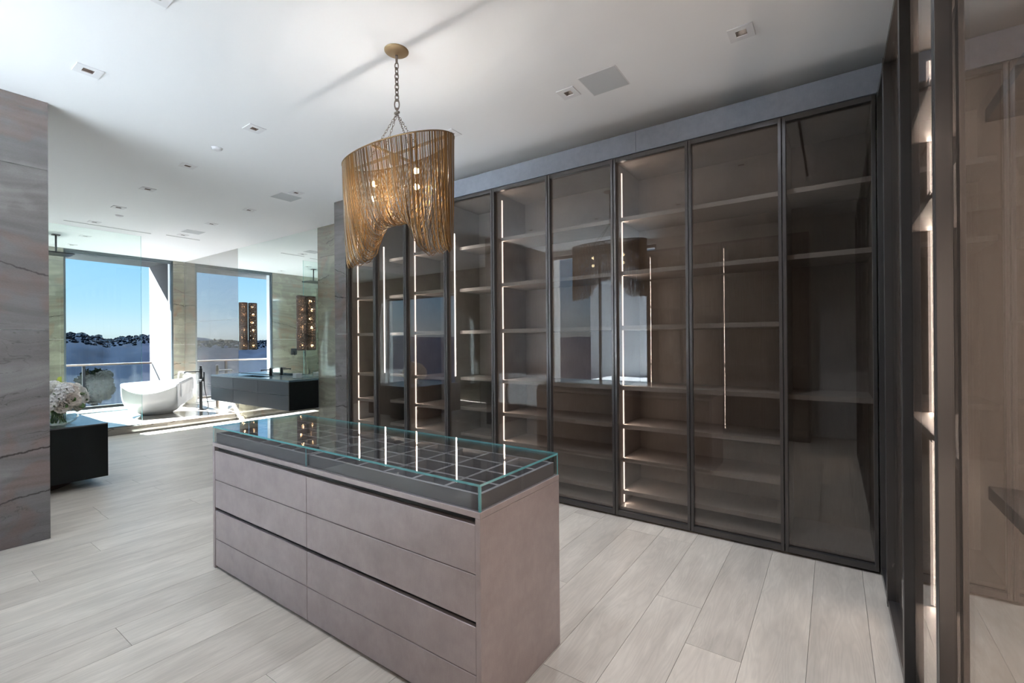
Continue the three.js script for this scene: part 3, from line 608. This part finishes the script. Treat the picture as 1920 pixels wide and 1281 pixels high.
// crystal sconces fixed to the mirror
{
  const bead = new THREE.IcosahedronGeometry(0.0095, 0), glassy = phy({ name: 'smoky_crystal', color: rgb(0.1, 0.085, 0.078), roughness: 0.14, metalness: 0.2, ior: 1.8 });
  const t = thing('crystal_sconce', 'beaded crystal wall light on the mirror, right of the two over the vanity', 'wall light', [-7.245, 2.29, -4.263]);
  const gs = [], rows = 62, per = 30, r = 0.069, h = 0.9;
  for (let i = 0; i < rows; i++) for (let j = 0; j < per; j++) { if ((j * 7 + i * 3) % 9 === 4) continue; const f = (j + (i % 2) * 0.5) / per * 2 * Math.PI; gs.push(bead.clone().rotateY(f + i).translate(r * Math.cos(f), -h + (i + 0.5) * h / rows, r * Math.sin(f))); }
  tag(put('crystal_beads', gs, glassy, t), 'smoky crystal beads', null, null, 'stuff');
  put('shade_ring', [new THREE.TorusGeometry(r, 0.004, 6, 30).rotateX(Math.PI / 2).toNonIndexed(), new THREE.TorusGeometry(r, 0.004, 6, 30).rotateX(Math.PI / 2).translate(0, -h, 0).toNonIndexed(), bx(-r, r, -0.003, 0.003, -0.003, 0.003), bx(-r, r, -h - 0.003, -h + 0.003, -0.003, 0.003)], M.blackMetal, t);
  put('stem', cyl(0.005, 0.005, h, 0, -h, 0, 8), M.blackMetal, t);
  put('wall_bracket', [bx(-0.02, 0.02, -0.3, -0.24, -0.074, -0.0045), bx(-0.02, 0.02, -0.7, -0.64, -0.074, -0.0045)], M.blackMetal, t);
  const on = std({ name: 'sconce_bulb_light', color: rgb(1, 0.8, 0.6), emissive: rgb(1, 0.58, 0.3), emissiveIntensity: 1.1 });
  for (let i = 0; i < 6; i++) { const y = -0.075 - i * 0.15, x = 0.022 * (i % 2 ? 1 : -1); put('bulb', new THREE.SphereGeometry(0.011, 10, 8).translate(x, y, 0), on, t); const L = new THREE.PointLight(rgb(1, 0.55, 0.27), 0.07); L.position.set(x, y, 0); L.name = 'sconce_lamp'; t.add(L); }
  const b = t.clone(); b.name = numbered('crystal_sconce'); b.position.x = -9.235; b.userData.label = 'beaded crystal wall light on the mirror, left of the two, against reflected sky'; scene.add(b);
}
// shower fittings, seen directly and in the mirror
{
  const t = thing('rain_shower', 'large black rain shower head hanging from the bathroom ceiling', 'shower head', [-10.85, H, -1.98]);
  put('ceiling_plate', bx(-0.05, 0.05, -0.012, 0, -0.05, 0.05, 0.002), M.blackMetal, t);
  put('drop_pipe', cyl(0.014, 0.014, 0.3, 0, -0.31, 0, 16), M.blackMetal, t);
  put('head', [bx(-0.2, 0.2, -0.335, -0.312, -0.2, 0.2, 0.006), cyl(0.03, 0.03, 0.03, 0, -0.325, 0, 16)], M.blackMetal, t);
  const v = thing('shower_valve', 'square black shower valve plate on the stone wall, seen in the mirror', 'shower valve', [XW, 1.28, -1.75]);
  put('plate', bx(0, 0.012, -0.085, 0.085, -0.085, 0.085, 0.003), M.blackMetal, v);
  put('handle', [bx(0.012, 0.06, -0.015, 0.015, -0.015, 0.015, 0.003), bx(0.045, 0.06, -0.1, 0.015, -0.012, 0.012, 0.003)], M.blackMetal, v);
  const s = thing('hand_shower', 'black hand shower with hose on the stone wall, seen in the mirror', 'hand shower', [XW, 1.25, -1.45]);
  put('bracket', bx(0, 0.05, -0.02, 0.02, -0.02, 0.02, 0.004), M.blackMetal, s);
  put('wand', cyl(0.014, 0.018, 0.22, 0.06, -0.1, 0, 14), M.blackMetal, s);
  put('hose', tube([[0.06, -0.1, 0], [0.07, -0.4, 0.01], [0.05, -0.75, 0.05], [0.04, -0.8, 0.12], [0.03, -0.6, 0.16], [0.01, -0.5, 0.16]], 0.008, 36, 8), M.blackMetal, s);
}
// black console with flowers
{
  const t = thing('black_console', 'low black block console on a recessed drum base behind the stone wall', 'console', [-7.05, 0, -0.9]);
  const hx = 0.64, z0 = -0.665, z1 = 0.665, y0 = 0.095, y1 = 0.664;
  put('body', bx(-hx, hx, y0, y1 - 0.012, z0, z1, 0.003), M.blackBox, t);
  put('top', bx(-hx, hx, y1 - 0.0118, y1, z0, z1, 0.002), M.blackTop, t);
  put('drum_base', cyl(0.52, 0.5, y0 - 0.001, 0.0, 0, 0, 48), M.darkWood, t);
}
{
  const px = -6.72, pz = -1.235, py = 0.6643;
  const v = thing('glass_vase', 'round clear glass bowl vase with flower stems on the black console', 'vase', [px, py, pz]);
  const prof = [[0.0, 0.004], [0.09, 0.0], [0.135, 0.03], [0.158, 0.075], [0.15, 0.12], [0.125, 0.15], [0.12, 0.148], [0.144, 0.118], [0.152, 0.075], [0.13, 0.034], [0.086, 0.008], [0, 0.01]].map((p) => new THREE.Vector2(...p));
  put('bowl', new THREE.LatheGeometry(prof, 40), M.clear, v);
  const t = thing('flower_bouquet', 'round bouquet of cream roses and white hydrangeas in the glass vase', 'flowers', [px, py, pz]);
  const stemM = std({ name: 'stem', color: rgb(0.1, 0.2, 0.05), roughness: 0.6 });
  const leafM = phy({ name: 'leaf', color: rgb(0.09, 0.2, 0.035), roughness: 0.45, transmission: 0.3, thickness: 0 });
  const leafY = phy({ name: 'leaf_lime', color: rgb(0.5, 0.58, 0.08), roughness: 0.5, transmission: 0.35, thickness: 0 });
  const petal = (w, h, cup, roll) => { // a curved petal standing at the origin, inner face to +z
    const g = new THREE.PlaneGeometry(1, 1, 4, 5), p = g.attributes.position;
    for (let i = 0; i < p.count; i++) { const u = p.getX(i) * 2, q = p.getY(i) + 0.5, wd = w * (0.35 + 0.65 * Math.sin(Math.PI * Math.min(1, 0.12 + q * 0.62))) / 2 * (q > 0.85 ? 0.85 : 1); p.setXYZ(i, u * wd, q * h, -cup * h * Math.sin(q * 2.1) + cup * w * u * u * 0.7 - roll * h * Math.pow(q, 4)); }
    g.computeVertexNormals(); return g.toNonIndexed();
  };
  const rose = () => { const gs = []; let n = 0; for (const [cnt, r, h, w, tilt] of [[3, 0.004, 0.04, 0.03, 0.02], [5, 0.01, 0.042, 0.042, 0.2], [6, 0.016, 0.045, 0.052, 0.42], [7, 0.021, 0.046, 0.058, 0.72], [7, 0.024, 0.044, 0.06, 1.05]]) for (let i = 0; i < cnt; i++) { const f = (i + 0.37 * n) / cnt * 2 * Math.PI + n; gs.push(petal(w, h, 0.28, tilt > 0.5 ? 0.25 : 0.05).rotateX(tilt).translate(0, 0, -0).rotateY(0).translate(0, 0, r).rotateY(f)); n++; } return mergeGeometries(gs); };
  const hydrangea = () => { const gs = []; for (let i = 0; i < 46; i++) { const y = 1 - (i + 0.5) / 46 * 1.35, f = i * 2.39996, s = Math.sqrt(Math.max(0, 1 - y * y)), dir = new THREE.Vector3(s * Math.cos(f), y, s * Math.sin(f)); for (let k = 0; k < 4; k++) { const q = petal(0.022, 0.017, 0.1, 0.2).rotateX(1.2).rotateY(k * Math.PI / 2); q.applyQuaternion(new THREE.Quaternion().setFromUnitVectors(new THREE.Vector3(0, 1, 0), dir)); q.translate(dir.x * 0.058, dir.y * 0.052, dir.z * 0.058); gs.push(q); } } return mergeGeometries(gs); };
  const roses = [rose(), rose()], hyd = [hydrangea(), hydrangea()];
  const cream = [[0.96, 0.94, 0.87], [0.96, 0.89, 0.82], [0.96, 0.95, 0.9]].map((c) => phy({ name: 'rose_petal', color: rgb(...c), roughness: 0.8, transmission: 0.12, thickness: 0 }));
  const white = [[0.93, 0.94, 0.87], [0.94, 0.92, 0.9]].map((c) => phy({ name: 'hydrangea_petal', color: rgb(...c), roughness: 0.8, transmission: 0.12, thickness: 0 }));
  const up = new THREE.Vector3(0, 1, 0), c0 = new THREE.Vector3(0, 0.25, 0);
  const stems = [];
  let k = 0;
  for (let i = 0; i < 30; i++) {
    const y = 1 - (i + 0.5) / 30 * 1.45, f = i * 2.39996 + 0.4, s = Math.sqrt(Math.max(0, 1 - y * y)), dir = new THREE.Vector3(s * Math.cos(f), y, s * Math.sin(f));
    const p = c0.clone().add(dir.clone().multiply(new THREE.Vector3(0.19, 0.16, 0.2)).multiplyScalar(rr(0.9, 1.06)));
    const isRose = i % 4 !== 1;
    const m = put(isRose ? 'rose' : 'hydrangea', isRose ? roses[i % 2] : hyd[i % 2], isRose ? cream[k++ % 3] : white[i % 2], t);
    m.quaternion.setFromUnitVectors(up, dir); m.scale.setScalar(isRose ? rr(1.2, 1.5) : rr(0.95, 1.15)); m.position.copy(p).addScaledVector(dir, isRose ? -0.03 : -0.01);
    const b = rr(0, 6.28), rb = rr(0.02, 0.09); stems.push(tube([[p.x * 0.8, p.y - 0.02, p.z * 0.8], [p.x * 0.3, 0.15, p.z * 0.3], [rb * Math.cos(b), 0.02, rb * Math.sin(b)]], 0.0035, 10, 5));
  }
  put('stems', stems, stemM, t);
  const leaf = (w, h) => petal(w, h, 0.12, 0.25);
  for (let i = 0; i < 22; i++) { const f = rr(0, 6.28), y = rr(-0.35, 0.5), dir = new THREE.Vector3(Math.cos(f), y, Math.sin(f)).normalize(); const m = put('leaf', leaf(0.05, 0.11), leafM, t); m.quaternion.setFromUnitVectors(up, dir); m.position.copy(c0).addScaledVector(dir, 0.12); }
  const lf = put('leaf', leaf(0.05, 0.14), leafY, t, 'tall lime green leaf'); lf.position.set(-0.02, 0.36, -0.02); lf.rotation.set(0.1, 0.8, 0.12);
  put('moss', new THREE.SphereGeometry(0.12, 20, 12).scale(1, 0.75, 1).translate(0, 0.262, 0), stemM, t);
}

// ------------------------------------------------------------------ outside
{
  const t = thing('balcony_railing', 'glass balcony railing with wooden handrail and black posts outside the window', 'railing', [-13.55, 0.0802, 0]);
  const postM = phy({ name: 'black_post', color: rgb(0.003, 0.003, 0.004), roughness: 0.7, specularIntensity: 0.2 });
  put('handrail', bx(-0.03, 0.03, 0.96, 1.0, -4.13, 1.8, 0.005), M.handrail, t);
  for (const z of [-2.9, -1.5, -0.1, 1.3]) put('post', bx(-0.03, 0.03, 0, 0.959, z - 0.025, z + 0.025, 0.004), postM, t);
  for (const [a, b] of [[-4.12, -2.93], [-2.87, -1.53], [-1.47, -0.13], [-0.07, 1.27]]) { put('glass_panel', bx(-0.006, 0.006, 0.05, 0.94, a, b), M.pane, t); put('base_channel', bx(-0.02, 0.02, 0, 0.06, a, b), postM, t); }
}
{ // terrain: steep garden slope, valley, and a ridge opposite
  const pos = [], idx = [], col = [], radii = [], azs = [];
  for (let i = 0; i <= 44; i++) radii.push(15 * Math.pow(700 / 15, i / 44));
  for (let i = 1; i <= 44; i++) radii.push(700 + i * 8);
  for (let i = 1; i <= 14; i++) radii.push(1052 * Math.pow(3200 / 1052, i / 14));
  for (let i = 0; i <= 40; i++) azs.push(-Math.PI + i / 40 * (Math.PI - 0.75));
  for (let i = 1; i <= 230; i++) azs.push(-0.75 + i / 230 * 1.5);
  for (let i = 1; i <= 40; i++) azs.push(0.75 + i / 40 * (Math.PI - 0.75));
  const A = azs.length - 1, Rn = radii.length - 1;
  const crest = [[0.0, 13], [0.17, 11], [0.19, 17], [0.197, 18.5], [0.207, 16.5], [0.222, 13], [0.232, 11], [0.242, 7.5], [0.25, 9], [0.258, 11.5], [0.279, 12.5], [0.295, 14], [0.36, 17]];
  const ridgeY = (az) => {
    const q = az - Math.PI, f = 2.2 * fbm(q * 60, 7, 4) + 1.2 * fbm(q * 220, 3, 2);
    if (q < 0 || q > 0.36) return (q > 0 ? lerp(17, 15 + 12 * fbm(az * 3.1 + 4, 2.2, 4), smooth(q, 0.36, 0.5)) : lerp(13, 7 + 9 * fbm(az * 5 + 4, 2.2, 3), smooth(-q, 0.0, 0.15))) + f;
    let k = 0; while (q > crest[k + 1][0]) k++;
    return lerp(crest[k][1], crest[k + 1][1], (q - crest[k][0]) / (crest[k + 1][0] - crest[k][0])) + f;
  };
  const farY = (az) => 30 + 26 * fbm(az * 4.5 + 30, 5.5, 4);
  const height = (az, r) => {
    const n = fbm(Math.cos(az) * r * 0.01, Math.sin(az) * r * 0.01, 4);
    let y = -4 - 34 * smooth(r, 16, 160) - 30 * smooth(r, 150, 420) + n * 3 * smooth(r, 20, 120);
    y += (ridgeY(az) + 68) * smooth(r, 430, 900) * (1 - smooth(r, 930, 1300) * 0.7);
    return lerp(y, farY(az), smooth(r, 1500, 2500) * (r > 1300 ? 1 : 0));
  };
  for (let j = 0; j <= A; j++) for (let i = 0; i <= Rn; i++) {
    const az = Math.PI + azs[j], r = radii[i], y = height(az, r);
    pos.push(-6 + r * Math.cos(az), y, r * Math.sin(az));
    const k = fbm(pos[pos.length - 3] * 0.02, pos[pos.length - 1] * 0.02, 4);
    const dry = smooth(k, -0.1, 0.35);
    col.push(lerp(0.0034, 0.0042, dry), lerp(0.005, 0.0057, dry), lerp(0.0088, 0.0094, dry));  // blue-grey ground colour stands in for haze over the distance
  }
  const W = Rn + 1;
  for (let j = 0; j < A; j++) for (let i = 0; i < Rn; i++) { const a = j * W + i; idx.push(a, a + 1, a + W, a + 1, a + W + 1, a + W); }
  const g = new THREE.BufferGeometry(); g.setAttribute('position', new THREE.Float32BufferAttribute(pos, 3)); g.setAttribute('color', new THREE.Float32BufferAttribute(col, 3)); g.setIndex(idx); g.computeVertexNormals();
  const m = new THREE.Mesh(g, phy({ name: 'haze_tinted_hills', vertexColors: true, roughness: 1, specularIntensity: 0, side: THREE.DoubleSide })); m.name = numbered('hills'); m.userData.kind = 'structure'; m.userData.label = 'wooded hills across the valley with blue haze put into their colour'; m.receiveShadow = true; scene.add(m);
  // trees along the ridge and on its face
  const blob = new THREE.IcosahedronGeometry(1, 1), bp = blob.attributes.position;
  for (let i = 0; i < bp.count; i++) { const s = 1 + 0.22 * n3(bp.getX(i) * 2, bp.getY(i) * 2, bp.getZ(i) * 2); bp.setXYZ(i, bp.getX(i) * s, bp.getY(i) * s, bp.getZ(i) * s); }
  blob.computeVertexNormals();
  const N = 5200, inst = new THREE.InstancedMesh(blob, phy({ name: 'haze_tinted_foliage', color: rgb(0.0095, 0.0132, 0.02), roughness: 1, specularIntensity: 0 }), N), mm = new THREE.Matrix4(), qq = new THREE.Quaternion();  // foliage colour carries the same blue haze tint as the hills
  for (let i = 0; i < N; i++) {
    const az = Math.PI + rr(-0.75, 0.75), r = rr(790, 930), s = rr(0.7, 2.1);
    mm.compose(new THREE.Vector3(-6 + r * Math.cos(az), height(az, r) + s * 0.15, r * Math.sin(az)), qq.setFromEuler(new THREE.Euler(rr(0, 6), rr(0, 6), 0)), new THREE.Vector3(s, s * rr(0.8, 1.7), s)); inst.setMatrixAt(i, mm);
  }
  inst.name = numbered('treeline'); tag(inst, 'trees covering the ridge across the valley, haze blue put into their colour', 'trees', null, 'stuff'); inst.castShadow = inst.receiveShadow = true; scene.add(inst);
  // a few pale houses along the crest
  const wallM = std({ name: 'house_wall', color: rgb(0.4, 0.38, 0.36), roughness: 0.9 }), roofM = std({ name: 'house_roof', color: rgb(0.02, 0.018, 0.018), roughness: 0.9 });
  const place = ['below the leftmost hilltop', 'left of the saddle in the ridge', 'in the saddle of the ridge', 'right of the saddle in the ridge', 'near the right end of the ridge'];
  [[3.352, 880], [3.372, 890], [3.384, 885], [3.402, 890], [3.428, 890]].forEach(([az, r], i) => {
    const t = thing('hillside_house', `tiny pale house on the far hill crest, ${place[i]}`, 'house', [-6 + r * Math.cos(az), height(az, r) - 1.5, r * Math.sin(az)], -az);
    put('walls', bx(-3, 3, 0, 4.2, -4, 4), wallM, t);
    const rs = new THREE.Shape([[-4.4, 0], [4.4, 0], [0, 1.5]].map((p) => new THREE.Vector2(...p)));
    put('roof', new THREE.ExtrudeGeometry(rs, { depth: 7, bevelEnabled: false }).rotateY(Math.PI / 2).translate(-3.5, 4.2, 0), roofM, t);
  });
  put('added_bounce_wall', bx(-9, 5, -0.4, 5.2, 11.6, 11.9), M.stucco, scene).userData.kind = 'structure';  // unseen white wall, added to bounce terrace light and give a plain reflection
  // the round tree just below the balcony
  const tr = thing('garden_tree', 'round green tree just below the balcony, seen through the railing glass', 'tree', [-62, -8.3, -14.2]);
  put('trunk', [tube([[0, 0, 0], [0.1, 3, 0.1], [0, 6.2, 0]], 0.22, 10, 8), tube([[0, 4, 0], [0.8, 5.4, 0.4], [1.2, 6.4, 0.8]], 0.1, 8, 6), tube([[0, 4, 0], [-0.7, 5.6, -0.5], [-1.0, 6.6, -0.9]], 0.1, 8, 6)], std({ name: 'bark', color: rgb(0.0009, 0.0007, 0.0006), roughness: 1 }), tr);
  const lf = new THREE.PlaneGeometry(0.14, 0.26), fol = new THREE.InstancedMesh(lf, phy({ name: 'tree_leaf', color: rgb(0.0012, 0.0028, 0.0013), roughness: 0.9, specularIntensity: 0.1, transmission: 0.1, thickness: 0, side: THREE.DoubleSide }), 7000);
  for (let i = 0; i < 7000; i++) { const v = new THREE.Vector3(rr(-1, 1), rr(-1, 1), rr(-1, 1)).normalize(), k = 1 + 0.25 * n3(v.x * 2, v.y * 2, v.z * 2); v.multiplyScalar(Math.pow(rnd(), 0.35) * k); mm.compose(new THREE.Vector3(v.x * 1.45, 5.6 + v.y * 1.65, v.z * 1.45), qq.setFromEuler(new THREE.Euler(rr(0, 6), rr(0, 6), rr(0, 6))), new THREE.Vector3(1, 1, 1)); fol.setMatrixAt(i, mm); }
  fol.name = 'foliage'; fol.userData.kind = 'stuff'; fol.castShadow = true; tr.add(fol);
}

scene.traverse((o) => { if (o.isLight && !o.isRectAreaLight) o.castShadow = true; });
renderer.render(scene, camera);
